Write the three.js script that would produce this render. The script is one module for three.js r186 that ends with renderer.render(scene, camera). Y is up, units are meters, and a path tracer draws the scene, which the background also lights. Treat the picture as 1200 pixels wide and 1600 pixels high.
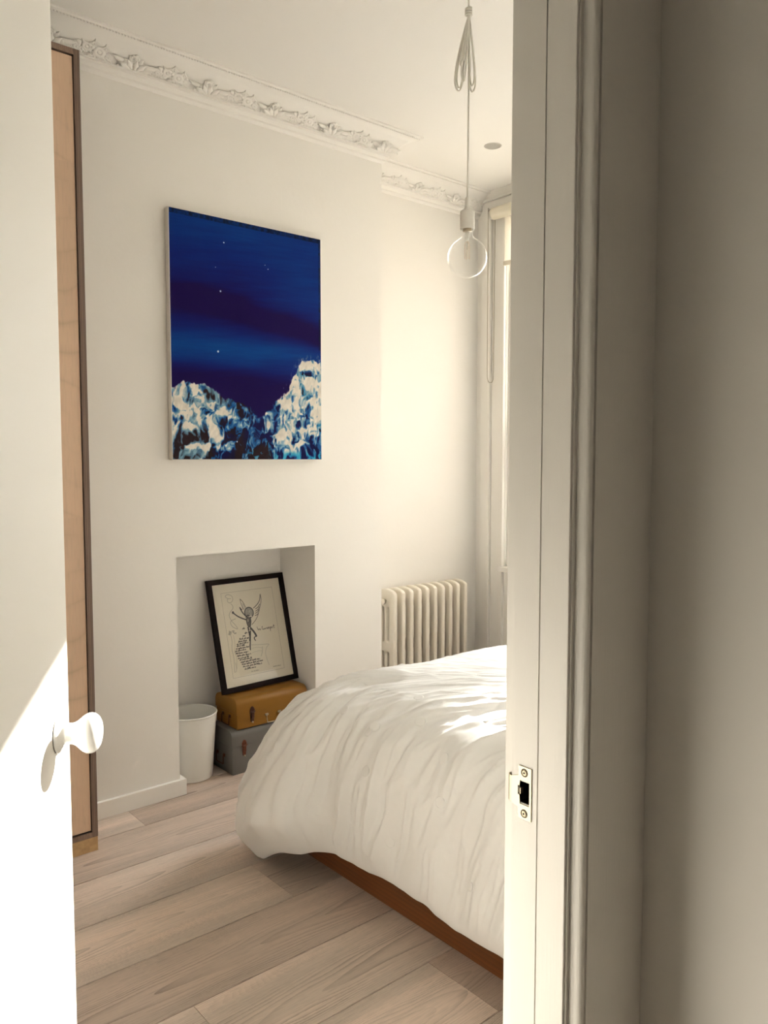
import * as THREE from 'three';
import { RoundedBoxGeometry } from 'three/addons/geometries/RoundedBoxGeometry.js';
import { mergeGeometries, mergeVertices, toCreasedNormals } from 'three/addons/utils/BufferGeometryUtils.js';

// ------------------------------------------------------------------ camera, sky, sun, exposure
const scene = new THREE.Scene();
const camera = new THREE.PerspectiveCamera(2 * Math.atan(800 / 1251) * 180 / Math.PI, 0.75, 0.05, 200);
camera.position.set(0, 1.4, 0);
{
  const yaw = 49.541 * Math.PI / 180, pitch = 3.75 * Math.PI / 180;
  camera.lookAt(Math.cos(yaw) * Math.cos(pitch), 1.4 - Math.sin(pitch), -Math.sin(yaw) * Math.cos(pitch));
}
scene.background = new THREE.Color().setRGB(0.975, 1.0, 1.02);      // bright hazy sky, even in all directions
scene.backgroundIntensity = 5.2;
const sunTowards = new THREE.Vector3(0.067, 0.0301, -0.0148).normalize();
const sun = new THREE.DirectionalLight(new THREE.Color().setRGB(1.0, 0.96, 0.89), 9.4);
sun.position.copy(sunTowards).multiplyScalar(20).add(new THREE.Vector3(1.8, 1, -1.8));
sun.target.position.set(1.8, 1, -1.8);
sun.castShadow = true;
sun.shadow.radius = 1;
sun.shadow.mapSize.set(4096, 4096);
Object.assign(sun.shadow.camera, { left: -6, right: 6, top: 6, bottom: -6, near: 0.5, far: 60 });
scene.add(sun, sun.target);

const renderer = new THREE.WebGLRenderer({ antialias: true });
renderer.toneMapping = THREE.LinearToneMapping;
renderer.toneMappingExposure = 3.2;
renderer.shadowMap.enabled = true;

// ------------------------------------------------------------------ helpers
let seed = 12345;
const rnd = () => { seed = (seed * 1664525 + 1013904223) >>> 0; return seed / 4294967296; };
const hash = (x, y, z = 0) => { let h = (x * 374761393 + y * 668265263 + z * 2147483647) | 0; h = Math.imul(h ^ (h >>> 13), 1274126177); h = Math.imul(h ^ (h >>> 16), 2246822519); return ((h ^ (h >>> 15)) >>> 0) / 4294967296; };
function noise(x, y, z = 0) {                                         // value noise, -1..1
  const X = Math.floor(x), Y = Math.floor(y), Z = Math.floor(z), fx = x - X, fy = y - Y, fz = z - Z;
  const s = (t) => t * t * t * (t * (t * 6 - 15) + 10), u = s(fx), v = s(fy), w = s(fz);
  const L = (a, b, t) => a + (b - a) * t;
  const q = (k) => L(L(hash(X, Y, Z + k), hash(X + 1, Y, Z + k), u), L(hash(X, Y + 1, Z + k), hash(X + 1, Y + 1, Z + k), u), v);
  return (fz === 0 ? q(0) : L(q(0), q(1), w)) * 2 - 1;
}
const fbm = (x, y, o = 4, z = 0) => { let a = 0.5, s = 0; for (let i = 0; i < o; i++) { s += a * noise(x, y, z); x = x * 2.03 + 17.1; y = y * 2.03 + 9.7; a *= 0.5; } return s; };
const clamp = (x, a = 0, b = 1) => Math.min(b, Math.max(a, x));
const sstep = (a, b, x) => { const t = clamp((x - a) / (b - a)); return t * t * (3 - 2 * t); };
const mix = (a, b, t) => a + (b - a) * t;
const lin = (r, g, b) => new THREE.Color().setRGB(r, g, b);
const V = (x, y, z) => new THREE.Vector3(x, y, z);

function dataTex(w, h, fn, srgb = true) {
  const d = new Uint8Array(w * h * 4);
  for (let j = 0; j < h; j++) for (let i = 0; i < w; i++) {
    const c = fn((i + 0.5) / w, (j + 0.5) / h), k = (j * w + i) * 4;
    d[k] = clamp(c[0], 0, 255); d[k + 1] = clamp(c[1], 0, 255); d[k + 2] = clamp(c[2], 0, 255); d[k + 3] = 255;
  }
  const t = new THREE.DataTexture(d, w, h); t.magFilter = THREE.LinearFilter; t.minFilter = THREE.LinearFilter;
  t.wrapS = t.wrapT = THREE.RepeatWrapping; if (srgb) t.colorSpace = THREE.SRGBColorSpace; t.needsUpdate = true; return t;
}
const mat = (c, roughness = 0.6, extra = {}) => new THREE.MeshStandardMaterial({ color: c, roughness, metalness: 0, ...extra });
const phys = (c, roughness, extra) => new THREE.MeshPhysicalMaterial({ color: c, roughness, metalness: 0, ...extra });

const names = {};
const numbered = (n) => { const k = names[n] = (names[n] ?? -1) + 1; return k ? n + '_' + String(k).padStart(3, '0') : n; };
function mesh(name, geo, m, parent) {
  const g = Array.isArray(geo) ? merge(geo) : geo;
  const o = new THREE.Mesh(g, m); o.name = name; o.castShadow = o.receiveShadow = true; parent.add(o); return o;
}
function thing(name, label, category, pos = [0, 0, 0], ry = 0, group) {
  const o = new THREE.Group(); o.name = numbered(name); o.position.set(...pos); o.rotation.y = ry;
  o.userData = { label, category }; if (group) o.userData.group = group; scene.add(o); return o;
}
function struct(name, geo, m, label, category) {
  const o = geo ? mesh(name, geo, m, scene) : new THREE.Group();
  if (!geo) { o.name = name; scene.add(o); }
  o.userData = { kind: 'structure', label, category }; return o;
}
function merge(list) {
  return mergeGeometries(list.map((g) => { const q = g.index ? g.toNonIndexed() : g.clone(); for (const k of Object.keys(q.attributes)) if (!['position', 'normal', 'uv'].includes(k)) q.deleteAttribute(k); q.morphAttributes = {}; return q; }), false);
}
// box given by its limits, uv in metres
function boxL(x0, x1, y0, y1, z0, z1, r = 0) {
  const w = x1 - x0, h = y1 - y0, d = z1 - z0;
  const g = r ? new RoundedBoxGeometry(w, h, d, 2, Math.min(r, w / 2.01, h / 2.01, d / 2.01)) : new THREE.BoxGeometry(w, h, d);
  g.translate((x0 + x1) / 2, (y0 + y1) / 2, (z0 + z1) / 2); return uvBox(g);
}
function uvBox(g, ox = 0, oy = 0) {
  const p = g.attributes.position, n = g.attributes.normal, uv = new Float32Array(p.count * 2);
  for (let i = 0; i < p.count; i++) {
    const ax = Math.abs(n.getX(i)), ay = Math.abs(n.getY(i)), az = Math.abs(n.getZ(i)), x = p.getX(i), y = p.getY(i), z = p.getZ(i);
    const [u, v] = ay >= ax && ay >= az ? [x, z] : ax >= az ? [z, y] : [x, y];
    uv[2 * i] = u + ox; uv[2 * i + 1] = v + oy;
  }
  g.setAttribute('uv', new THREE.BufferAttribute(uv, 2)); return g;
}
const lathe = (pts, seg = 48) => new THREE.LatheGeometry(pts.map(([x, y]) => new THREE.Vector2(x, y)), seg);
const tube = (pts, r, seg = 64, rad = 8, closed = false) => new THREE.TubeGeometry(new THREE.CatmullRomCurve3(pts.map((p) => (p.isVector3 ? p : V(...p))), closed, 'catmullrom', 0.5), seg, r, rad, closed);
// extrude a closed 2D profile [(a, b)...] along an axis
function extrude(profile, depth, opt = {}, holes = []) {
  const s = new THREE.Shape(profile.map(([a, b]) => new THREE.Vector2(a, b)));
  for (const h of holes) s.holes.push(new THREE.Path(h.map(([a, b]) => new THREE.Vector2(a, b))));
  return new THREE.ExtrudeGeometry(s, { depth, bevelEnabled: false, curveSegments: 10, ...opt });
}

// ------------------------------------------------------------------ surface textures and materials
const wallBump = dataTex(512, 512, (u, v) => { const a = 128 + 60 * fbm(u * 60, v * 60, 3) + 50 * noise(u * 9, v * 9); return [a, a, a]; }, false);
wallBump.repeat.set(1, 1);
const brushBump = dataTex(512, 512, (u, v) => { const a = 128 + 70 * fbm(u * 190 + 2.2 * noise(u * 9, v * 2), v * 7, 3) + 30 * noise(u * 22, v * 3 + 7); return [a, a, a]; }, false);
brushBump.repeat.set(6, 2);
const M = {};
M.wall = mat(lin(0.88, 0.85, 0.79), 0.85, { bumpMap: wallBump, bumpScale: 0.0006 });
M.ceiling = mat(lin(0.88, 0.85, 0.79), 0.9);
M.plaster = mat(lin(0.88, 0.85, 0.79), 0.8);
M.gloss = mat(lin(0.88, 0.85, 0.79), 0.42);
M.casing = mat(lin(0.85, 0.82, 0.76), 0.45, { bumpMap: brushBump, bumpScale: 0.0004 });
M.door = mat(lin(0.85, 0.82, 0.76), 0.5);
M.knob = phys(lin(0.83, 0.82, 0.78), 0.12, { clearcoat: 0.6, clearcoatRoughness: 0.05 });
M.white = mat(lin(0.82, 0.79, 0.72), 0.45);
M.radiator = mat(lin(0.80, 0.74, 0.63), 0.38);
M.brass = mat(lin(0.50, 0.44, 0.31), 0.38, { metalness: 0.8 });
M.screw = mat(lin(0.42, 0.36, 0.25), 0.4, { metalness: 0.8 });
M.dark = mat(lin(0.012, 0.008, 0.008), 0.6);
M.exterior = mat(lin(0.72, 0.68, 0.6), 0.9);
M.roofing = mat(lin(0.2, 0.19, 0.19), 0.9);
M.clearGlass = phys(lin(1, 1, 1), 0.0, { transmission: 1, thickness: 0, ior: 1.25 });
M.glass = phys(lin(1, 1, 1), 0.0, { transmission: 1, thickness: 0, ior: 1.5 });
M.cord = mat(lin(0.80, 0.77, 0.69), 0.75);

// ------------------------------------------------------------------ room shell
const H = 2.951, ZC = -3.04, ZA = -3.355, XE = 2.576, XR = 3.6, XL = -0.05, ZD = -0.66, ZH = -0.58, CJ = 0.78;
const N0 = 1.471, N1 = 2.168, NT = 1.001, NB = -3.335;                 // niche
const DT = 2.22;                                                      // door opening height
{
  // floor: boards along x
  const floor = struct('floor', null, null, 'pale oak boarded bedroom floor', 'floor');
  mesh('subfloor', boxL(-0.8, 3.85, -0.2, -0.0165, -3.6, 1.25), mat(lin(0.1, 0.07, 0.05), 0.9), floor);
  mesh('hall_floor', boxL(-0.8, 1.15, -0.0165, 0, -0.60, 1.25), mat(lin(0.4, 0.3, 0.22), 0.6), floor);
  const plankTex = [0, 1, 2, 3].map((k) => dataTex(1024, 256, (u, v) => {
    const x = u * 2.4, y = v * 0.262 - 0.131 + 0.03 * (k - 1.5) * 0.6, s = k * 31.7;
    const w = 0.020 * fbm(x * 1.7 + s, y * 5, 3) + 0.006 * noise(x * 6 + s, y * 30);
    const yy = y + w, sgn = k % 2 ? 1 : -1;
    const g = yy * yy * 150 + sgn * x * 0.75 + 0.5 * fbm(x * 0.8 + s, yy * 7 + s, 3);
    const ring = g * (5.5 + k) - Math.floor(g * (5.5 + k));
    const line = Math.pow(ring, 3.2) * (0.55 + 0.45 * noise(x * 3 + s, y * 40));
    const pore = Math.max(0, noise(x * 26 + s, y * 900)) * 0.7 + 0.3 * Math.max(0, noise(x * 60, y * 1500 + s));
    const tone = fbm(x * 1.1 + s, y * 13 + s, 4);
    const l = 1 - 0.27 * line - 0.12 * pore + 0.12 * tone;
    return [222 * l + 3 * tone, 206 * (l - 0.015 * line), 190 * (l - 0.03 * line)];
  }));
  const tones = [[1, 1, 1], [0.90, 0.87, 0.85], [1.05, 1.04, 1.03], [0.82, 0.78, 0.75], [0.96, 0.95, 0.94]];
  const pm = plankTex.map((t) => tones.map((c) => mat(lin(0.94 * c[0], 0.92 * c[1], 0.92 * c[2]), 0.42, { map: t, bumpMap: t, bumpScale: 0.0003 })));
  const joints = { 7: [0.5, 2.4], 6: [1.241], 5: [0.1, 2.6], 4: [0.2, 2.15], 3: [1.392], 2: [0.25, 2.3], 1: [0.905, 2.9] };
  const pitch = 0.262;
  for (let k = -4; k <= 7; k++) {
    const z1 = -1.555 - pitch * (k - 1), z0 = z1 - pitch;
    const xs = [XL - 0.03, ...(joints[k] ?? [0.4 + 1.1 * hash(k + 50, 3), 2.5 + 0.3 * hash(k, 9)]), XR + 0.05].filter((x, i, a) => i === 0 || x > a[0] + 0.05);
    if (z1 > ZD + 0.10) continue;
    for (let i = 0; i + 1 < xs.length; i++) {
      const x0 = xs[i] + 0.0006, x1 = xs[i + 1] - 0.0006, w = 0.0017;
      const g = extrude([[z0 + w, -0.016], [z1 - w, -0.016], [z1 - w, -0.0012], [z1 - w - 0.0012, 0], [z0 + w + 0.0012, 0], [z0 + w, -0.0012]], x1 - x0);
      g.applyMatrix4(new THREE.Matrix4().set(0, 0, 1, x0, 0, 1, 0, 0, 1, 0, 0, 0, 0, 0, 0, 1));
      // that mapping mirrors; restore the winding
      const p = g.attributes.position; for (let a = 0; a < p.count; a += 3) { const t1 = [p.getX(a + 1), p.getY(a + 1), p.getZ(a + 1)]; p.setXYZ(a + 1, p.getX(a + 2), p.getY(a + 2), p.getZ(a + 2)); p.setXYZ(a + 2, ...t1); }
      g.computeVertexNormals();
      const uv = new Float32Array(p.count * 2), span = Math.max(2.4, (x1 - x0) * 1.02), off = (1 - (x1 - x0) / span) * hash(k + 20, i + 3);
      for (let a = 0; a < p.count; a++) { uv[2 * a] = (p.getX(a) - x0) / span + off; uv[2 * a + 1] = (p.getZ(a) - z0) / pitch; }
      g.setAttribute('uv', new THREE.BufferAttribute(uv, 2));
      const tv = Math.floor(hash(k + 9, i + 70) * 4), tt = k === 6 && i === 1 ? 3 : k === 3 && i === 1 ? 1 : k === 3 ? 2 : k === 1 && i === 1 ? 2 : Math.floor(hash(k + 31, i + 11) * 5);
      mesh('floor_board', g, pm[tv][tt], floor);
    }
  }
}
// walls
struct('wall_chimney_breast', [
  boxL(0.96, N0, 0, H, NB - 0.2, ZC), boxL(N1, XE, 0, H, NB - 0.2, ZC), boxL(N0, N1, NT, H, NB - 0.2, ZC), boxL(N0, N1, 0, NT, NB - 0.2, NB),
], M.wall, 'cream painted chimney breast with a square fireplace recess', 'wall');
struct('wall_alcove', [boxL(XE, XR + 0.2, 0, H, ZA - 0.18, ZA), boxL(XL, 0.96, 0, H, ZA - 0.18, ZA)], M.wall, 'cream painted alcove wall behind the radiator', 'wall');
const W0 = -3.125, W1 = -1.57, WS = 0.74, WH = 2.86;                   // window opening
struct('wall_window', [
  boxL(XR, XR + 0.22, 0, H, ZA, W0), boxL(XR, XR + 0.22, 0, H, W1, ZH), boxL(XR, XR + 0.22, 0, WS, W0, W1), boxL(XR, XR + 0.22, WH, H, W0, W1),
], M.wall, 'cream painted wall around the sash window', 'wall');
struct('wall_left', boxL(XL - 0.15, XL, 0, H, ZA - 0.18, ZH), M.wall, 'cream painted bedroom wall behind the open door', 'wall');
struct('wall_door', [boxL(CJ + 0.03, XR, 0, H, ZD, ZH), boxL(XL, CJ + 0.03, DT + 0.03, H, ZD, ZH), boxL(XL, XL + 0.024, 0, DT + 0.03, ZD, ZH)], M.wall, 'cream painted partition wall with the doorway', 'wall');
struct('ceiling', boxL(XL - 0.15, XR + 0.22, H, H + 0.15, ZA - 0.18, ZH), M.ceiling, 'plain cream bedroom ceiling', 'ceiling');
struct('wall_hall_right', boxL(0.93, 1.1, 0, 2.75, ZH, 1.2), M.wall, 'shadowed hallway wall beside the door casing', 'wall');
struct('wall_hall_left', boxL(-0.75, -0.6, 0, 2.75, ZH - 0.08, 1.2), M.wall, 'hallway wall on the hinge side of the door', 'wall');
struct('wall_hall_front', boxL(-0.6, XL, 0, 2.75, ZD, ZH), M.wall, 'short hallway wall beside the hinges', 'wall');
struct('wall_hall_back', boxL(-0.75, 1.1, 0, 2.75, 1.05, 1.2), M.wall, 'hallway wall behind the viewer', 'wall');
struct('ceiling_hall', boxL(-0.75, 1.1, 2.75, 2.9, ZH, 1.2), M.ceiling, 'plain hallway ceiling', 'ceiling');

// baseboards
struct('baseboard_chimney', [boxL(1.036, 1.494, 0, 0.068, ZC, ZC + 0.016, 0.002), boxL(N0, 1.494, 0, 0.068, ZC - 0.25, ZC + 0.002, 0.002), boxL(N1, XE + 0.016, 0, 0.068, ZC, ZC + 0.016, 0.002)], M.gloss, 'low white skirting along the chimney breast', 'skirting');
struct('baseboard_alcove', boxL(XE + 0.017, XR, 0, 0.12, ZA, ZA + 0.016, 0.003), M.gloss, 'white skirting in the radiator alcove', 'skirting');

// ------------------------------------------------------------------ cornice
{
  // profile: (distance from wall, height), listed down from the ceiling edge
  const prof = [[0.144, H], [0.144, H - 0.007], [0.138, H - 0.012], [0.130, H - 0.011], [0.118, H - 0.012], [0.095, H - 0.020], [0.075, H - 0.034], [0.060, H - 0.050], [0.047, H - 0.064], [0.040, H - 0.077],
    [0.040, H - 0.082], [0.026, H - 0.082], [0.026, H - 0.092], [0.020, H - 0.099], [0.014, H - 0.104], [0.014, H - 0.112], [0.006, H - 0.120], [0, H - 0.122]];
  // sweep along a plan path with mitred corners; side = left normal of the direction
  function sweep(path, pf) {
    const n = path.length, rows = [];
    for (let i = 0; i < n; i++) {
      const d0 = i ? [path[i][0] - path[i - 1][0], path[i][1] - path[i - 1][1]] : null, d1 = i < n - 1 ? [path[i + 1][0] - path[i][0], path[i + 1][1] - path[i][1]] : null;
      const nn = (d) => { const l = Math.hypot(...d); return [-d[1] / l, d[0] / l]; };
      const a = nn(d0 ?? d1), b = nn(d1 ?? d0);
      let m = [a[0] + b[0], a[1] + b[1]]; const k = 2 / (m[0] * m[0] + m[1] * m[1]); m = [m[0] * k, m[1] * k];
      rows.push(pf.map(([o, y]) => [path[i][0] + m[0] * o, y, path[i][1] + m[1] * o]));
    }
    const pos = [];
    for (let i = 0; i + 1 < n; i++) for (let j = 0; j + 1 < pf.length; j++) {
      const A = rows[i][j], B = rows[i + 1][j], C = rows[i + 1][j + 1], D = rows[i][j + 1];
      pos.push(...A, ...C, ...B, ...A, ...D, ...C);
    }
    const g = new THREE.BufferGeometry(); g.setAttribute('position', new THREE.Float32BufferAttribute(pos, 3)); g.computeVertexNormals();
    return uvBox(toCreasedNormals(g, 0.6));
  }
  // path runs so that +normal points into the room
  const path = [[XL, ZC], [XE, ZC], [XE, ZA], [XR - 0.0, ZA]];
  const g = sweep(path, prof);
  const trim = struct('trim_1', null, null, 'cream plaster cornice with leaf frieze round the ceiling', 'cornice');
  mesh('cornice_moulding', g, M.plaster, trim);
  // plain cove on window wall
  const cove = [[0.055, H], [0.055, H - 0.006], [0.045, H - 0.012], [0.03, H - 0.022], [0.02, H - 0.036], [0.018, H - 0.042], [0, H - 0.042]];
  const t2 = struct('trim_2', sweep([[XR, ZA + 0.02], [XR, ZD]], cove), M.plaster, 'plain narrow cove above the window', 'cornice');
  // bead course under the ceiling edge
  const bead = new THREE.SphereGeometry(0.0042, 6, 4), beads = [];
  for (let x = 0.9; x < XE + 0.13; x += 0.0115) { const b = bead.clone(); b.translate(x, H - 0.0125, ZC + 0.134); beads.push(b); }
  for (let x = XE + 0.16; x < XR - 0.06; x += 0.0115) { const b = bead.clone(); b.translate(x, H - 0.0125, ZA + 0.134); beads.push(b); }
  const bm = mesh('bead_course', merge(beads), M.plaster, trim); bm.userData.kind = 'stuff';
  // leaf motifs
  function leaf(len, wid, th, bend, lobes) {                           // pointed lobed leaf growing along +y, bulging to +z
    const nU = 9, nV = 7, pos = [], idx = [];
    for (let i = 0; i <= nU; i++) for (let j = 0; j <= nV; j++) {
      const t = i / nU, a = Math.PI * j / nV;
      const w = wid * Math.pow(Math.sin(Math.PI * Math.min(1, 0.08 + t * 0.92)), 0.8) * (1 + 0.25 * Math.cos(t * Math.PI * 2 * lobes));
      pos.push(w * Math.cos(a), t * len, th * Math.sin(a) * (0.35 + Math.sin(Math.PI * (0.15 + 0.8 * t))) + bend * t * t - 0.25 * th * Math.abs(Math.cos(a * 3)));
    }
    for (let i = 0; i < nU; i++) for (let j = 0; j < nV; j++) { const a = i * (nV + 1) + j; idx.push(a, a + nV + 1, a + 1, a + 1, a + nV + 1, a + nV + 2); }
    const q = new THREE.BufferGeometry(); q.setAttribute('position', new THREE.Float32BufferAttribute(pos, 3)); q.setAttribute('uv', new THREE.Float32BufferAttribute(new Float32Array(pos.length / 3 * 2), 2)); q.setIndex(idx); q.computeVertexNormals(); return q;
  }
  const put = (q, rz, x, y, z, rx = 0, s = 1) => { q.scale(s, s, s); q.rotateX(rx); q.rotateZ(rz); q.translate(x, y, z); return q; };
  const tall = [], scroll = [];
  for (let i = -3; i <= 3; i++) tall.push(put(leaf(0.036 - 0.004 * Math.abs(i), 0.0065, 0.008, 0.004, 3), -i * 0.42, i * 0.0035, 0.004, 0.002));
  for (let i = -2; i <= 2; i++) tall.push(put(leaf(0.026, 0.007, 0.008, 0.016, 2), -i * 0.6, i * 0.006, 0.001, 0.009));
  for (const s of [-1, 1]) { tall.push(put(leaf(0.05, 0.008, 0.007, 0.008, 4), s * 1.25, -s * 0.006, 0.006, 0.002)); const b = new THREE.SphereGeometry(0.007, 10, 7); b.translate(s * 0.022, 0.012, 0.010); tall.push(b); }
  for (const [x, y, r] of [[0.012, 0.016, 0.012], [-0.016, 0.020, 0.010], [0.034, 0.010, 0.008], [-0.036, 0.012, 0.008], [0.0, 0.032, 0.007], [0.024, 0.027, 0.007]]) {
    const b = new THREE.TorusGeometry(r * 0.72, r * 0.42, 6, 14); b.scale(1, 1, 1.3); b.translate(x, y, 0.006); scroll.push(b);
    const c = new THREE.SphereGeometry(r * 0.42, 8, 6); c.translate(x, y, 0.009); scroll.push(c);
    for (let k = 0; k < 4; k++) scroll.push(put(leaf(r * 2.0, r * 0.36, 0.006, 0.001, 2), k * 1.6 + x * 60, x, y, 0.003));
  }
  const lump = (list, x, y, r) => { const b = new THREE.SphereGeometry(1, 7, 5); b.scale(r * (0.7 + 0.6 * rnd()), r * (0.6 + 0.5 * rnd()), r * (0.9 + 0.8 * rnd())); b.rotateZ(rnd() * 3.1); b.translate(x, y, 0.003 + 0.004 * rnd()); list.push(b); };
  for (let k = 0; k < 46; k++) { const y = 0.038 * Math.pow(rnd(), 1.3), w = 0.034 * (1.1 - y / 0.042); lump(tall, (rnd() * 2 - 1) * w, y, 0.0028 + 0.0028 * rnd()); }
  for (let k = 0; k < 46; k++) { const a = rnd() * 6.28, q = Math.sqrt(rnd()); lump(scroll, 0.046 * q * Math.cos(a), 0.016 + 0.015 * q * Math.sin(a), 0.0028 + 0.0028 * rnd()); }
  for (let k = 0; k < 14; k++) { lump(tall, (rnd() * 2 - 1) * 0.058, 0.002 + 0.008 * rnd(), 0.003); lump(scroll, (rnd() * 2 - 1) * 0.058, 0.002 + 0.008 * rnd(), 0.003); }
  const clean = (l) => merge(l.map((q) => { if (!q.attributes.uv) q.setAttribute('uv', new THREE.Float32BufferAttribute(new Float32Array(q.attributes.position.count * 2), 2)); return q; }));
  const gt = clean(tall), gs = clean(scroll);
  const tilt = 0.62;
  const place = (geo, x, z0, s) => { const o = mesh('leaf_motif', geo, M.plaster, trim); o.position.set(x, H - 0.079, z0 + 0.040); o.rotation.x = tilt; o.scale.set(s * 1.35, s * 1.08, s * 0.62); };
  for (let i = -1; i < 5; i++) { place(gt, 1.312 + i * 0.311, ZC, 1.25); if (1.155 + (i + 1) * 0.311 < XE) place(gs, 1.155 + i * 0.311 + 0.311, ZC, 1.25); }
  for (let i = 0; i < 3; i++) { place(gt, XE + 0.20 + i * 0.29, ZA, 1.2); place(gs, XE + 0.345 + i * 0.29, ZA, 1.2); }
}

// ------------------------------------------------------------------ doorway: lining, stop, architrave, strike plate
{
  const YS = 0.977;
  // lining with the latch pocket cut out; shape in (z, y)
  const toX = new THREE.Matrix4().set(0, 0, 1, 0, 0, 1, 0, 0, 1, 0, 0, 0, 0, 0, 0, 1);
  const flip = (g) => { const p = g.attributes.position; for (let a = 0; a < p.count; a += 3) { const t = [p.getX(a + 1), p.getY(a + 1), p.getZ(a + 1)]; p.setXYZ(a + 1, p.getX(a + 2), p.getY(a + 2), p.getZ(a + 2)); p.setXYZ(a + 2, ...t); } g.computeVertexNormals(); return uvBox(g); };
  const zyx = (prof, depth, x0, opt, holes) => { const g = extrude(prof, depth, opt, holes); g.applyMatrix4(toX); g.translate(x0, 0, 0); return flip(g); };
  const frame = struct('trim_3', null, null, 'white painted door lining with stop and casing', 'door frame');
  mesh('lining_jamb', zyx([[ZD, 0], [-0.6197, 0], [-0.6197, DT], [ZD, DT]], 0.03, CJ, {}, [[[-0.648, YS - 0.014], [-0.648, YS + 0.014], [-0.629, YS + 0.014], [-0.629, YS - 0.014]]]), M.casing, frame);
  mesh('latch_pocket', zyx([[-0.650, YS - 0.016], [-0.627, YS - 0.016], [-0.627, YS + 0.016], [-0.650, YS + 0.016]], 0.002, CJ + 0.024, {}), M.dark, frame);
  mesh('pocket_lining', [boxL(CJ + 0.0015, CJ + 0.025, YS - 0.0165, YS - 0.0138, -0.650, -0.627), boxL(CJ + 0.0015, CJ + 0.025, YS + 0.0138, YS + 0.0165, -0.650, -0.627), boxL(CJ + 0.0015, CJ + 0.025, YS - 0.014, YS + 0.014, -0.6505, -0.6478), boxL(CJ + 0.0015, CJ + 0.025, YS - 0.014, YS + 0.014, -0.6292, -0.626)], M.dark, frame);
  mesh('lining_jamb', boxL(-0.026, 0.003, 0, DT, ZD, ZH), M.casing, frame);
  mesh('lining_head', boxL(-0.026, CJ + 0.03, DT, DT + 0.03, ZD, ZH), M.casing, frame);
  mesh('door_stop', boxL(CJ - 0.001, CJ + 0.022, 0, DT, -0.6174, -0.5750, 0.0012), M.casing, frame);
  mesh('lining_core', boxL(CJ + 0.0225, CJ + 0.03, 0, DT, -0.6195, ZH), mat(lin(0.20, 0.10, 0.05), 0.8), frame);
  mesh('door_stop', boxL(0.0034, 0.015, 0, DT, -0.6145, -0.5700, 0.0012), M.casing, frame);
  mesh('door_stop', boxL(0.016, CJ - 0.013, DT - 0.012, DT - 0.0004, -0.6145, -0.5700, 0.0012), M.casing, frame);
  // hall architrave: profile in (x, z), extruded up
  const arch = [[0.7825, ZH], [0.7825, ZH + 0.007], [0.7870, ZH + 0.007], [0.7880, ZH + 0.012]];
  for (let k = 0; k <= 8; k++) { const a = Math.PI - k / 8 * Math.PI * 0.62; arch.push([0.7945 + 0.006 * Math.cos(a), ZH + 0.015 + 0.009 * Math.sin(a)]); }
  arch.push([0.7990, ZH + 0.014], [0.8045, ZH + 0.014], [0.8060, ZH + 0.020], [0.9295, ZH + 0.020], [0.9295, ZH]);
  const ag = extrude(arch, DT + 0.14); ag.rotateX(-Math.PI / 2); ag.scale(1, 1, -1); flip(ag);
  mesh('architrave', ag, M.casing, frame);
  mesh('architrave', boxL(-0.16, -0.03, 0, DT + 0.14, ZH, ZH + 0.02, 0.002), M.casing, frame);
  mesh('architrave', boxL(-0.03, CJ + 0.004, DT + 0.004, DT + 0.14, ZH, ZH + 0.02, 0.002), M.casing, frame);
  // room-side architrave
  mesh('architrave', boxL(CJ + 0.006, CJ + 0.13, 0, DT + 0.12, ZD - 0.018, ZD, 0.003), M.casing, frame);
  // strike plate
  const sp = thing('strike_plate', 'small brass strike plate with two screws on door lining', 'strike plate', [0, 0, 0]);
  const P = [[-0.6275, YS + 0.034], [-0.6485, YS + 0.034], [-0.6485, YS + 0.021], [-0.6595, YS + 0.017], [-0.6595, YS - 0.017], [-0.6485, YS - 0.021], [-0.6485, YS - 0.034], [-0.6275, YS - 0.034]];
  const hole = [[-0.6305, YS + 0.0155], [-0.6455, YS + 0.0155], [-0.6465, YS + 0.008], [-0.649, YS + 0.008], [-0.649, YS - 0.004], [-0.6465, YS - 0.004], [-0.6455, YS - 0.0155], [-0.6305, YS - 0.0155]];
  mesh('plate', zyx(P, 0.0014, CJ - 0.0015, {}, [hole]), M.brass, sp);
  const lip = [[-0.6594, 0], [-0.6630, 0.0006], [-0.6662, 0.0030], [-0.6678, 0.0075], [-0.6690, 0.0073], [-0.6675, 0.0022], [-0.6636, -0.0008], [-0.6594, -0.0014]];
  const lg = extrude(lip.map(([z, x]) => [CJ - 0.0001 + x, z]), 0.034); lg.rotateX(-Math.PI / 2); lg.scale(1, 1, -1); flip(lg); lg.translate(0, YS - 0.017, 0);
  mesh('lip', lg, M.brass, sp);
  mesh('adjusting_tab', boxL(CJ - 0.0012, CJ + 0.004, YS - 0.003, YS + 0.005, -0.6465, -0.6445, 0.0006), M.screw, sp);
  for (const s of [-1, 1]) {
    const h = lathe([[0, 0.0007], [0.0022, 0.0009], [0.004, 0.0004], [0.0046, -0.0004], [0.0046, -0.001]], 24); h.rotateZ(Math.PI / 2); h.translate(CJ - 0.0016, YS + s * 0.0265, -0.6385);
    const o = mesh('screw', h, M.screw, sp);
    const d = new THREE.CylinderGeometry(0.0014, 0.0014, 0.001, 6); d.rotateZ(Math.PI / 2); d.translate(CJ - 0.0024, YS + s * 0.0265, -0.6385);
    mesh('screw_recess', d, M.dark, o);
    const ring = new THREE.TorusGeometry(0.0049, 0.0006, 6, 28); ring.rotateY(Math.PI / 2); ring.translate(CJ - 0.0015, YS + s * 0.0265, -0.6385); mesh('screw_rim', ring, mat(lin(0.10, 0.075, 0.05), 0.6), o);
  }
}

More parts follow.
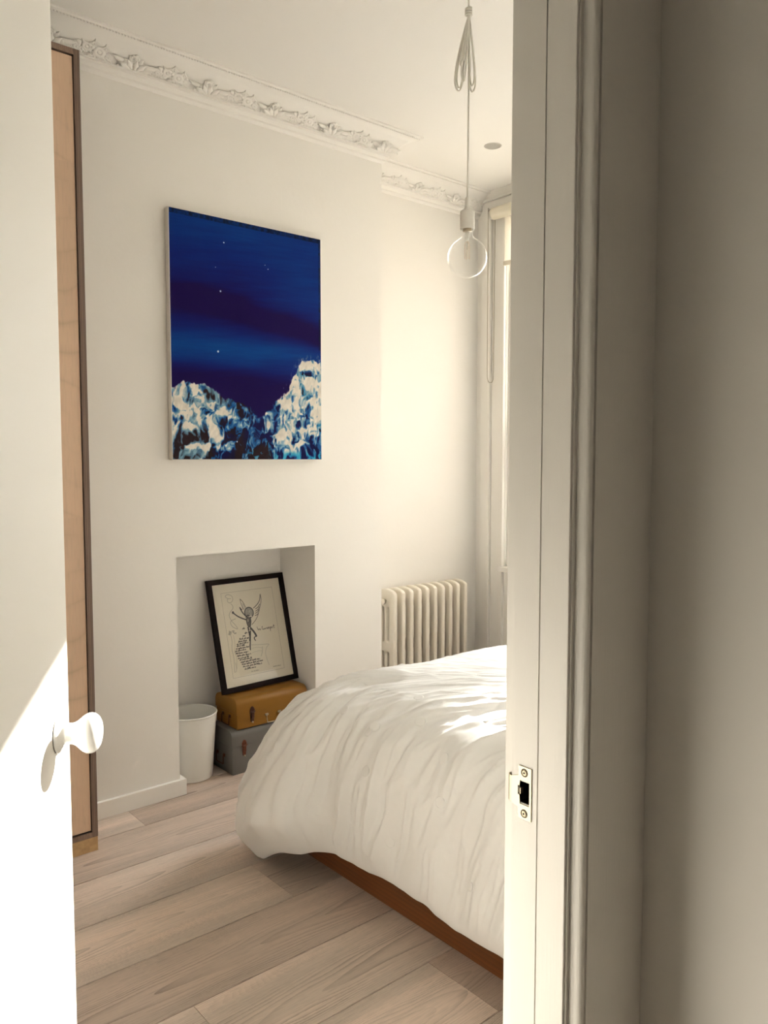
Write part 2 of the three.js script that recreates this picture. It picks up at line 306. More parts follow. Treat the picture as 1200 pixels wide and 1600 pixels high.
// ------------------------------------------------------------------ open door with knob
{
  const ph = 55.7 * Math.PI / 180;
  const d = struct('door_1', null, null, 'white painted bedroom door standing open into the room', 'door');
  d.position.set(0.005, 0, ZD); d.rotation.y = ph;                     // local x = along the leaf, local +z = hall side face
  mesh('leaf', boxL(0.002, 0.762, 0.008, DT - 0.004, -0.036, 0, 0.0025), M.door, d);
  for (const y of [0.25, 1.1, 1.95]) { const c = new THREE.CylinderGeometry(0.006, 0.006, 0.09, 12); c.translate(-0.002, y, -0.040); mesh('hinge', c, M.screw, d); }
  const rose = lathe([[0, 0], [0.029, 0], [0.0295, 0.0025], [0.0275, 0.0045], [0.022, 0.0060], [0.0165, 0.0085], [0.0155, 0.0115], [0.0155, 0.0135], [0, 0.0135]], 48);
  const head = lathe([[0, 0.0125], [0.0158, 0.0125], [0.0160, 0.0150], [0.0160, 0.0205], [0.0170, 0.0245], [0.0200, 0.0295], [0.0245, 0.0345], [0.0285, 0.0395], [0.0305, 0.0445], [0.0308, 0.0490], [0.0295, 0.0540], [0.0255, 0.0590], [0.0190, 0.0625], [0.0100, 0.0645], [0, 0.0650]], 48);
  for (const g of [rose, head]) { g.rotateX(Math.PI / 2); g.translate(0.702, 0.98, 0.0004); }
  const k = mesh('knob', head, M.knob, d); k.userData.label = 'round white ceramic door knob';
  const ro = mesh('rose', rose, M.knob, k); ro.userData.label = 'round white backing plate';
}

// ------------------------------------------------------------------ window with sashes, casing
{
  const w = struct('window_1', null, null, 'white sash window filling the alcove end wall', 'window');
  const bz = (z0, z1, y0, y1, x0, x1, r = 0.002) => boxL(x0, x1, y0, y1, z0, z1, r);
  // casing round opening
  mesh('casing', bz(-3.305, -3.243, 0, 2.905, XR - 0.018, XR), M.gloss, w);
  mesh('casing_bead', bz(-3.243, -3.228, 0, 2.855, XR - 0.028, XR), M.gloss, w);
  mesh('casing_panel', bz(-3.226, -3.150, 0, 2.852, XR - 0.010, XR), M.gloss, w);
  mesh('casing_edge', bz(-3.148, -3.128, 0, 2.852, XR - 0.020, XR + 0.02), M.gloss, w);
  mesh('casing', bz(W1 + 0.005, W1 + 0.125, 0, 2.905, XR - 0.018, XR), M.gloss, w);
  mesh('casing_head', bz(-3.243, W1, 2.856, 2.905, XR - 0.020, XR), M.gloss, w);
  mesh('casing_cap', bz(-3.315, W1 + 0.135, 2.906, 2.918, XR - 0.034, XR), M.gloss, w);
  mesh('sill', bz(W0 + 0.001, W1 - 0.001, WS, WS + 0.03, XR - 0.05, XR + 0.22), M.gloss, w);
  // box frame
  mesh('frame_stile', bz(W0 + 0.0005, W0 + 0.012, WS + 0.03, WH, XR + 0.02, XR + 0.16), M.gloss, w);
  mesh('frame_stile', bz(W1 - 0.012, W1 - 0.0005, WS + 0.03, WH, XR + 0.02, XR + 0.16), M.gloss, w);
  mesh('frame_head', bz(W0 + 0.012, W1 - 0.012, WH - 0.02, WH - 0.0005, XR + 0.02, XR + 0.16), M.gloss, w);
  const sash = (y0, y1, xa, xb, st, bot, top) => {
    const s = new THREE.Group(); s.name = 'sash'; w.add(s);
    mesh('stile', bz(W0 + 0.013, W0 + 0.013 + st, y0, y1, xa, xb, 0.004), M.gloss, s);
    mesh('stile', bz(W1 - 0.013 - st, W1 - 0.013, y0, y1, xa, xb, 0.004), M.gloss, s);
    mesh('rail', bz(W0 + 0.013 + st, W1 - 0.013 - st, y0, y0 + bot, xa, xb, 0.004), M.gloss, s);
    mesh('rail', bz(W0 + 0.013 + st, W1 - 0.013 - st, y1 - top, y1, xa, xb, 0.004), M.gloss, s);
    mesh('pane', bz(W0 + 0.008 + st, W1 - 0.008 - st, y0 + bot - 0.005, y1 - top + 0.005, (xa + xb) / 2 - 0.002, (xa + xb) / 2 + 0.002, 0), M.glass, s);
    return s;
  };
  sash(1.545, WH - 0.021, XR + 0.085, XR + 0.125, 0.022, 0.038, 0.05);
  const ls = sash(WS + 0.031, 1.575, XR + 0.04, XR + 0.08, 0.058, 0.075, 0.038);
  // moulded horn and catch on the meeting rail
  const horn = lathe([[0, 0.05], [0.011, 0.048], [0.014, 0.040], [0.010, 0.030], [0.013, 0.022], [0.017, 0.012], [0.014, 0.004], [0.017, 0], [0, 0]], 20); horn.translate(XR + 0.03, 1.512, W0 + 0.045);
  mesh('sash_horn', horn, M.white, w);
}
// roller blind
{
  const b = thing('roller_blind', 'cream roller blind pulled part way down the sash window', 'blind', [0, 0, 0]);
  const RX = XR - 0.052, RY = 2.815;
  const tubeG = new THREE.CylinderGeometry(0.034, 0.034, W1 + 0.035 + 3.185, 32, 1); tubeG.rotateX(Math.PI / 2); tubeG.translate(RX, RY, (W1 + 0.035 - 3.185) / 2);
  mesh('roller', tubeG, mat(lin(0.82, 0.76, 0.62), 0.8), b);
  const fab = phys(lin(0.92, 0.895, 0.83), 0.95, { transmission: 0.7, thickness: 0, side: THREE.DoubleSide });
  mesh('fabric', boxL(RX + 0.0325, RX + 0.0335, 2.535, RY, -3.135, W1 + 0.03), fab, b);
  mesh('hem_bar', boxL(RX + 0.027, RX + 0.039, 2.515, 2.541, -3.136, W1 + 0.031, 0.005), mat(lin(0.78, 0.72, 0.6), 0.8), b);
  for (const z of [-3.19, W1 + 0.04]) mesh('bracket', boxL(RX - 0.020, XR - 0.0205, RY - 0.022, RY + 0.022, z, z + 0.003, 0.001), M.white, b);
  const wheel = new THREE.CylinderGeometry(0.028, 0.028, 0.012, 24); wheel.rotateX(Math.PI / 2); wheel.translate(RX, RY, -3.200); mesh('chain_wheel', wheel, M.white, b);
  // bead chain: over the wheel, hanging loop
  const pts = []; for (let k = 0; k <= 10; k++) { const a = k / 10 * Math.PI; pts.push(V(RX + 0.029 * Math.cos(a), RY + 0.029 * Math.sin(a), -3.2)); }
  const loop = [...pts, V(RX - 0.0285, 2.4, -3.2), V(RX - 0.027, 1.93, -3.2), V(RX - 0.020, 1.862, -3.2), V(RX, 1.852, -3.2), V(RX + 0.020, 1.862, -3.2), V(RX + 0.027, 1.93, -3.2), V(RX + 0.0285, 2.4, -3.2)];
  const chainM = mat(lin(0.42, 0.37, 0.29), 0.4);
  mesh('chain', tube(loop, 0.0024, 300, 6, true), chainM, b);
}
// unseen house, out of view, placed to keep the sun off most of the window
{
  const n = thing('unseen_shading_house', 'unseen house out of view placed to shade part of the window', 'house', [0, 0, 0]);
  mesh('unseen_block_wall', boxL(10, 15, -3, 8.2, -9.2, -4.62), M.exterior, n);
  const roof = extrude([[-9.4, 8.2], [-4.6, 8.2], [-6.9, 10.1]], 5.2); roof.rotateY(Math.PI / 2); roof.scale(1, 1, -1); roof.translate(9.9, 0, 0);
  const p = roof.attributes.position; for (let a = 0; a < p.count; a += 3) { const t = [p.getX(a + 1), p.getY(a + 1), p.getZ(a + 1)]; p.setXYZ(a + 1, p.getX(a + 2), p.getY(a + 2), p.getZ(a + 2)); p.setXYZ(a + 2, ...t); } roof.computeVertexNormals();
  mesh('roof', roof, M.roofing, n);
  n.userData.kind = 'structure';
  const far = thing('added_sun_blocker', 'unseen block added far outside to cut low sun on the bed', 'house', [0, 0, 0]);  // added out of view to cut the low sun reaching the bed
  far.userData.kind = 'structure';
  mesh('unseen_block_wall', boxL(20, 26, -3, 8.62, -7.4, 4), M.exterior, far);
  mesh('added_block_cap', boxL(19.9, 26.1, 8.62, 8.7, -7.5, 4.1), M.roofing, far);
  const wing = thing('added_sky_blocker', 'unseen dark block added outside to dim sky light on the alcove', 'house', [0, 0, 0]);  // added out of view to hold sky light off the alcove wall
  wing.userData.kind = 'structure';
  mesh('added_block_wall', boxL(3.83, 9.2, -3, 6.4, -1.22, 3.2), mat(lin(0.24, 0.2, 0.16), 0.95), wing);
  mesh('added_block_coping', boxL(3.83, 9.25, 6.4, 6.5, -1.27, 3.25), M.exterior, wing);
  struct('ground_outside', boxL(3.9, 30, -3.2, -3, -20, 16), mat(lin(0.2, 0.19, 0.175), 0.95), 'paved yard outside the window', 'ground');
}

// ------------------------------------------------------------------ plywood wardrobe
{
  const ply = dataTex(512, 1024, (u, v) => {
    const x = u * 0.6, y = v * 1.2, w = 0.05 * fbm(x * 4, y * 3, 3);
    const g = (y + w * 1.6 + 0.25 * x) * 9; const r = Math.abs((g - Math.floor(g)) - 0.5) * 2;
    const flame = Math.pow(r, 6) * Math.max(0, 0.4 + fbm(x * 7, y * 3.5 + 4, 3));
    const fl = Math.max(0, noise(x * 260, y * 26)) * 0.03, t = fbm(x * 5 + 9, y * 2.2, 3), l = 1 - 0.10 * flame - fl + 0.05 * t;
    return [230 * l, 200 * l, 172 * l - 4 * flame];
  });
  ply.repeat.set(1 / 0.6, 1 / 1.2);
  const edgeTex = dataTex(128, 128, (u, v) => { const k = Math.floor(u * 11), e = (u * 11) % 1, a = k % 2 ? 0.70 : 1.0, n = noise(u * 90 + k * 7, v * 12) * 0.10; const l = (a + n) * (e < 0.12 ? 0.75 : 1); return [158 * l, 134 * l, 118 * l]; });
  const edgeX = edgeTex.clone(); edgeX.repeat.set(1 / 0.02, 1.3); edgeX.needsUpdate = true;
  const edgeY = edgeTex.clone(); edgeY.rotation = Math.PI / 2; edgeY.repeat.set(1.3, 1 / 0.02); edgeY.needsUpdate = true;
  const plinthTex = dataTex(128, 128, (u, v) => { const k = fbm(u * 12, v * 8, 3), s = sstep(0.62, 0.8, noise(u * 7 + 3, v * 5)); return [214 - 20 * k - 70 * s, 180 - 18 * k - 66 * s, 132 - 16 * k - 56 * s]; });
  plinthTex.repeat.set(4, 8);
  const face = mat(lin(0.95, 0.92, 0.90), 0.5, { map: ply }), ex = mat(lin(0.80, 0.78, 0.76), 0.6, { map: edgeX }), ey = mat(lin(0.80, 0.78, 0.76), 0.6, { map: edgeY });
  const w = thing('wardrobe', 'tall plywood wardrobe built into the alcove beside chimney breast', 'wardrobe', [0, 0, 0]);
  const zf = -2.79, x1 = 1.031, t = 0.02, y0 = 0.052, y1 = 2.775, x0 = 0.0;
  mesh('side_panel', boxL(x1 - t, x1, y0, y1, ZC + 0.002, zf, 0.0005), ex, w);
  mesh('side_panel', boxL(x0, x0 + t, y0, y1, ZC + 0.002, zf, 0.0005), ex, w);
  mesh('top_panel', boxL(x0 + t, x1 - t - 0.0002, y1 - t, y1, ZC + 0.002, zf, 0.0005), ey, w);
  mesh('bottom_panel', boxL(x0 + t, x1 - t - 0.0002, y0, y0 + t, ZC + 0.002, zf, 0.0005), ey, w);
  mesh('door', boxL(x0 + t + 0.003, 0.512, y0 + t + 0.004, y1 - t - 0.004, zf - 0.024, zf - 0.006, 0.001), face, w);
  mesh('door', boxL(0.516, x1 - t - 0.003, y0 + t + 0.004, y1 - t - 0.004, zf - 0.024, zf - 0.006, 0.001), face, w);
  mesh('back_panel', boxL(x0, x1, y0, y1, ZA + 0.002 + 0.3, ZC), face, w);
  mesh('plinth', boxL(x0, x1 - 0.001, 0.0005, y0, ZC + 0.01, zf - 0.001), mat(lin(0.78, 0.74, 0.70), 0.6, { map: plinthTex }), w).userData.label = 'knotty pine plinth board';
}

// ------------------------------------------------------------------ blue painting on canvas
{
  const Wp = 0.742, Hp = 1.0;
  const blobs = [[0.09, 0.875, 0.085, 0.035], [0.26, 0.888, 0.07, 0.045], [0.2, 0.755, 0.15, 0.05], [0.05, 0.76, 0.10, 0.06], [0.2, 0.945, 0.15, 0.02], [0.32, 0.79, 0.06, 0.05], [0.09, 0.81, 0.08, 0.05],
    [0.73, 0.90, 0.12, 0.05], [0.83, 0.935, 0.10, 0.025], [0.86, 0.865, 0.07, 0.035], [0.90, 0.66, 0.09, 0.07], [0.95, 0.60, 0.05, 0.04], [0.83, 0.72, 0.10, 0.05], [0.93, 0.74, 0.06, 0.06], [0.74, 0.775, 0.10, 0.03]];
  const ridgeP = (n) => 0.35 - Math.abs(n) * 2.2;
  const lerp3 = (a, b, t) => [mix(a[0], b[0], t), mix(a[1], b[1], t), mix(a[2], b[2], t)];
  const ptex = dataTex(768, 1024, (u, vv) => {
    const v = 1 - vv;
    // night-blue field with broad level brush strokes
    const st = fbm(u * 3 + 2, v * 60 + 6 * u, 3) * 0.55 + fbm(u * 7, v * 170, 2) * 0.35, big = fbm(u * 2.2 + 5, v * 5, 3);
    const d1 = Math.exp(-Math.pow((v - (0.355 + 0.10 * u * u) - 0.03 * big) / 0.065, 2));
    const l1 = Math.exp(-Math.pow((v - 0.535 - 0.02 * big) / 0.06, 2)), l0 = sstep(0.30, 0.0, v) * 0.6 + 0.45 * Math.exp(-Math.pow((v - 0.26) / 0.12, 2)) * sstep(0.35, 0.9, u);
    let b = 0.42 + 0.45 * l0 + 0.42 * l1 - 0.62 * d1 + 0.16 * st + 0.12 * big;
    b = mix(b, 0.0 + 0.12 * st, sstep(0.585, 0.66, v + 0.02 * big - 0.02 * u));
    b = clamp(b, 0, 1);
    let c = b < 0.5 ? lerp3([26, 8, 72], [14, 38, 116], b * 2) : lerp3([14, 38, 116], [4, 76, 148], (b - 0.5) * 2);
    if (v < 0.02 || (u > 0.985 && v < 0.5)) c = lerp3(c, [14, 26, 50], 0.55 + 0.4 * noise(u * 90, v * 90));
    // foam and rock
    const e = 0.05 * fbm(u * 15, v * 14, 4);
    const pl = (P) => { for (let i = 1; i < P.length; i++) if (u <= P[i][0]) return mix(P[i - 1][1], P[i][1], (u - P[i - 1][0]) / (P[i][0] - P[i - 1][0])); return P[P.length - 1][1]; };
    const topL = pl([[0, 0.70], [0.155, 0.69], [0.265, 0.725], [0.395, 0.755], [0.56, 0.80], [1, 1.2]]);
    const topR = pl([[0, 1.2], [0.5, 0.83], [0.63, 0.79], [0.755, 0.69], [0.85, 0.575], [1, 0.525]]);
    const edge = Math.min(topL, topR) + e, mask = sstep(edge, edge + 0.012, v);
    if (mask > 0) {
      const wx = u + 0.035 * fbm(u * 16 + 3, v * 12, 3), wy = v + 0.035 * fbm(u * 15 + 8, v * 17 + 2, 3);
      const a = 0.85 * fbm(wx * 20, wy * 20, 3) + 0.45 * ridgeP(fbm(wx * 30 + 40, wy * 26, 2)) + 0.35 * fbm(wx * 60 + wy * 24, wy * 52, 3), q = fbm(wx * 7 + 30, wy * 6 + 11, 4);
      let wht = -0.05;
      for (const [bx, by, rx, ry] of blobs) wht = Math.max(wht, 1.1 - Math.hypot((wx - bx) / rx, (wy - by) / ry));
      wht = Math.max(wht, (0.50 * sstep(1.02, 0.74, v) + 0.12) * sstep(0.52, 0.68, u)); wht = Math.max(wht, 0.46 * sstep(0.95, 0.8, v) * sstep(0.46, 0.30, u));
      const centre = Math.exp(-Math.pow((u - 0.5 - 0.2 * (v - 0.85)) / 0.16, 2));
      const s = wht * 0.95 + a * 1.25 - 0.26 * centre + 0.22 * sstep(0.05, 0.3, fbm(wx * 8 + 77, wy * 8 + 5, 2)) * centre;
      const brown = [46, 32, 36], navy = [20, 20, 70], blue = [24, 88, 152], pale = [128, 168, 186], cream = [232, 225, 208], grey = [128, 124, 122];
      const warm = 0.75 - 0.35 * sstep(0.36, 0.5, u + 0.1 * q) - 0.2 * sstep(0.52, 0.66, u + 0.1 * q), lft = 1 - sstep(0.34, 0.5, u + 0.1 * q);
      let f;
      const dk = lerp3(navy, brown, sstep(-0.25, 0.25, q + warm - 0.4)), md = lerp3(lerp3(blue, [40, 140, 190], sstep(0, 0.4, q)), grey, mix(0.12, 0.6 * sstep(-0.2, 0.3, q), lft));
      if (s < 0.05) f = lerp3(dk, md, sstep(-0.25, 0.05, s)); else if (s < 0.32) f = lerp3(md, pale, sstep(0.05, 0.32, s)); else f = lerp3(pale, cream, sstep(0.32, 0.62, s));
      const tq = sstep(0.955, 0.985, v) * sstep(0.55, 0.75, u) * sstep(-0.25, 0.15, a); f = lerp3(f, [34, 158, 196], 0.85 * tq);
      const l = 1 + 0.10 * fbm(u * 60 + 20 * v, v * 46, 2); f = f.map((k) => k * l);
      c = lerp3(c, f, mask);
    } else {
      const spray = sstep(edge - 0.05, edge, v) * (u > 0.72 ? 1 : 0) * Math.max(0, fbm(u * 90, v * 60, 3)); c = lerp3(c, [120, 130, 150], clamp(spray * 1.6));
    }
    for (const [sx, sy, sr] of [[0.33, 0.098, 0.004], [0.305, 0.30, 0.005], [0.285, 0.55, 0.006], [0.62, 0.175, 0.003], [0.6, 0.16, 0.002], [0.275, 0.205, 0.002], [0.4, 0.925, 0.004]]) if (Math.hypot(u - sx, (v - sy) * 1.35) < sr) c = [200, 215, 230];
    return c;
  });
  const pbump = dataTex(512, 512, (u, vv) => { const v = 1 - vv, r = v > 0.7 ? 1 : 0.45; const a = 128 + r * (70 * fbm(u * 30, v * (v > 0.7 ? 34 : 130), 4)) + 14 * noise(u * 250, v * 330); return [a, a, a]; }, false);
  const p = thing('canvas_painting', 'deep blue seascape painting on canvas with white rocky foam', 'painting', [1.446, 1.398, ZC + 0.002]);
  mesh('canvas_wrap', boxL(0, Wp, 0, Hp, 0, 0.030, 0.002), mat(lin(0.84, 0.80, 0.73), 0.8), p).userData.label = 'unpainted white canvas edge';
  const f = new THREE.PlaneGeometry(Wp - 0.006, Hp - 0.006, 1, 1); f.translate(Wp / 2, Hp / 2, 0.0306);
  mesh('painted_surface', f, phys(lin(0.92, 0.92, 0.95), 0.75, { map: ptex, bumpMap: pbump, bumpScale: 0.0008, specularIntensity: 0.2 }), p);
}

// ------------------------------------------------------------------ radiator
{
  const r = thing('column_radiator', 'cream three column radiator under alcove wall behind bed', 'radiator', [2.805, 0, -3.205]);
  const D = 0.130, top = 0.692, bot = 0.10, n = 10, pitch = 0.0605, th = 0.012;
  const sec = new THREE.Shape(); const q = 0.016;
  sec.moveTo(0, bot + q); sec.lineTo(0, top - 0.028); sec.quadraticCurveTo(0, top - 0.012, -0.014, top - 0.007); sec.quadraticCurveTo(-D / 2, top + 0.012, -D + 0.014, top - 0.007); sec.quadraticCurveTo(-D, top - 0.012, -D, top - 0.028);
  sec.lineTo(-D, bot + q); sec.quadraticCurveTo(-D, bot, -D + q, bot); sec.lineTo(-q, bot); sec.quadraticCurveTo(0, bot, 0, bot + q);
  for (const z of [-0.0445, -0.0855]) for (const [a, b] of [[bot + 0.07, 0.360], [0.405, top - 0.085]]) {
    const h = new THREE.Path(), w = 0.0150; h.moveTo(z - w, a + w); h.lineTo(z - w, b - w); h.quadraticCurveTo(z - w, b, z, b); h.quadraticCurveTo(z + w, b, z + w, b - w); h.lineTo(z + w, a + w); h.quadraticCurveTo(z + w, a, z, a); h.quadraticCurveTo(z - w, a, z - w, a + w); sec.holes.push(h);
  }
  const g = new THREE.ExtrudeGeometry(sec, { depth: th, bevelEnabled: true, bevelSize: 0.006, bevelThickness: 0.007, bevelSegments: 3, curveSegments: 8 });
  g.rotateY(-Math.PI / 2); g.scale(-1, 1, 1);                           // shape x -> -z ... keep depth along x
  { const p = g.attributes.position; for (let a = 0; a < p.count; a += 3) { const t = [p.getX(a + 1), p.getY(a + 1), p.getZ(a + 1)]; p.setXYZ(a + 1, p.getX(a + 2), p.getY(a + 2), p.getZ(a + 2)); p.setXYZ(a + 2, ...t); } }
  const gg = toCreasedNormals(g, 0.7);
  const hub = new THREE.CylinderGeometry(0.020, 0.020, pitch - th, 18); hub.rotateZ(Math.PI / 2);
  for (let i = 0; i < n; i++) {
    const s = mesh('section', gg, M.radiator, r); s.position.x = i * pitch;
    if (i < n - 1) for (const y of [top - 0.060, bot + 0.035]) { const o = mesh('connecting_hub', hub, M.radiator, r); o.position.set(i * pitch + th / 2 + pitch / 2, y, -D / 2); }
  }
  for (const x of [1, n - 2]) mesh('foot', boxL(x * pitch + 0.002, x * pitch + th - 0.002, 0.0005, bot + 0.01, -D + 0.02, -0.02, 0.004), M.radiator, r);
  const valve = lathe([[0, 0], [0.013, 0], [0.013, 0.010], [0.018, 0.012], [0.019, 0.020], [0.017, 0.024], [0, 0.026]], 24); valve.rotateZ(Math.PI / 2); valve.translate(-0.012, top - 0.060, -D / 2);
  mesh('end_cap', valve, M.radiator, r);
  for (const x of [0, n - 1]) mesh('wall_bracket', boxL(x * pitch + 0.004, x * pitch + 0.018, 0.55, 0.57, -0.1495, -D - 0.0065, 0.002), M.radiator, r);
}

// ------------------------------------------------------------------ pendant lamp and downlight
{
  const LX = 1.832, LZ = -1.752;
  const p = thing('pendant_lamp', 'bare globe bulb pendant hanging on a white looped cord', 'pendant lamp', [LX, 0, LZ]);
  mesh('ceiling_rose', lathe([[0, H - 0.028], [0.02, H - 0.027], [0.042, H - 0.018], [0.048, H - 0.0005], [0, H - 0.0005]], 32), M.white, p);
  mesh('cord', tube([[0, H - 0.02, 0], [0, 2.75, 0], [0.001, 2.5, 0.001], [0, 2.145, 0]], 0.0028, 60, 8), M.cord, p);
  // gathered loops of spare cord; camera-facing plane is roughly along (0.76, 0.65)
  const ax = 0.761, az = 0.649;
  const K = (a, y, b) => V(ax * a - az * b, y, az * a + ax * b);
  const loops = [[-0.030, 2.520, 0.015, 0.004], [-0.027, 2.532, 0.011, -0.006], [-0.016, 2.545, 0.008, 0.010], [0.013, 2.522, 0.012, -0.006], [0.011, 2.534, 0.009, 0.006], [-0.024, 2.590, 0.006, 0.012]];
  for (const [a, y, w, b] of loops) mesh('cord_loop', tube([K(0.004, 2.755, b * 0.3), K(a * 0.30 - w * 0.25, 2.70, b * 0.8), K(a * 0.85 - w * 0.6, 2.61, b), K(a - w * 0.75, y + 0.025, b), K(a, y, b), K(a + w * 0.75, y + 0.022, b), K(a * 0.8 + w * 0.7, 2.61, b * 1.1), K(a * 0.28 + w * 0.35, 2.70, b), K(0.0, 2.752, 0)], 0.0028, 90, 7), M.cord, p);
  const wrap = []; for (let k = 0; k <= 40; k++) { const t = k / 40, a = t * Math.PI * 2 * 3.5; wrap.push(V(0.009 * Math.cos(a), 2.765 - 0.024 * t, 0.009 * Math.sin(a))); }
  mesh('cord_knot', tube(wrap, 0.0032, 120, 7), M.cord, p);
  // socket (moulded holder)
  const yS = 2.108;                                                    // bottom rim of the holder
  mesh('socket', lathe([[0, yS + 0.096], [0.006, yS + 0.096], [0.0075, yS + 0.090], [0.008, yS + 0.074], [0.0095, yS + 0.066], [0.0135, yS + 0.060], [0.0200, yS + 0.0565], [0.0222, yS + 0.053], [0.0222, yS + 0.004], [0.0212, yS], [0.0190, yS], [0.0185, yS + 0.012], [0, yS + 0.012]], 40), M.white, p);
  mesh('bulb_cap', lathe([[0, yS + 0.011], [0.0135, yS + 0.011], [0.0135, yS - 0.006], [0, yS - 0.006]], 32), mat(lin(0.35, 0.3, 0.22), 0.4, { metalness: 0.8 }), p);
  const R = 0.0615, cy = yS - 0.034 - R + 0.010, gl = [];
  for (let k = 0; k <= 30; k++) { const a = -Math.PI / 2 + k / 30 * (Math.PI / 2 + 0.98); gl.push([Math.max(0.0001, R * Math.cos(a)), cy + R * Math.sin(a)]); }
  const last = gl[gl.length - 1]; gl.push([last[0] - 0.0085, last[1] + 0.0055], [0.0185, last[1] + 0.013], [0.0172, yS - 0.012], [0.0168, yS - 0.002]);
  const bulb = mesh('bulb_glass', lathe(gl, 48), M.clearGlass, p); bulb.userData.label = 'clear glass globe bulb';
  mesh('stem', lathe([[0.006, yS - 0.004], [0.0055, yS - 0.026], [0.003, yS - 0.032], [0.0024, yS - 0.060], [0, yS - 0.062]], 16), phys(lin(0.95, 0.95, 0.93), 0.05, { transmission: 0.85, thickness: 0 }), bulb);
  const fil = mat(lin(0.80, 0.66, 0.50), 0.5);
  for (let k = 0; k < 4; k++) { const a = k * Math.PI / 2 + 0.5; mesh('filament', tube([[0.003 * Math.cos(a), yS - 0.036, 0.003 * Math.sin(a)], [0.0075 * Math.cos(a), yS - 0.050, 0.0075 * Math.sin(a)], [0.0075 * Math.cos(a), yS - 0.090, 0.0075 * Math.sin(a)]], 0.0009, 20, 6), fil, bulb); }
  const d = thing('recessed_downlight', 'small round grey recessed spotlight in the ceiling, unlit', 'downlight', [3.057, H, -2.753]);
  mesh('trim_ring', lathe([[0.036, -0.0005], [0.0375, -0.003], [0.042, -0.002], [0.043, -0.0004]], 40), mat(lin(0.5, 0.47, 0.42), 0.6), d);
  mesh('lens', lathe([[0, -0.0012], [0.0365, -0.0012], [0.0365, -0.0006]], 40), mat(lin(0.40, 0.375, 0.33), 0.6), d);
}

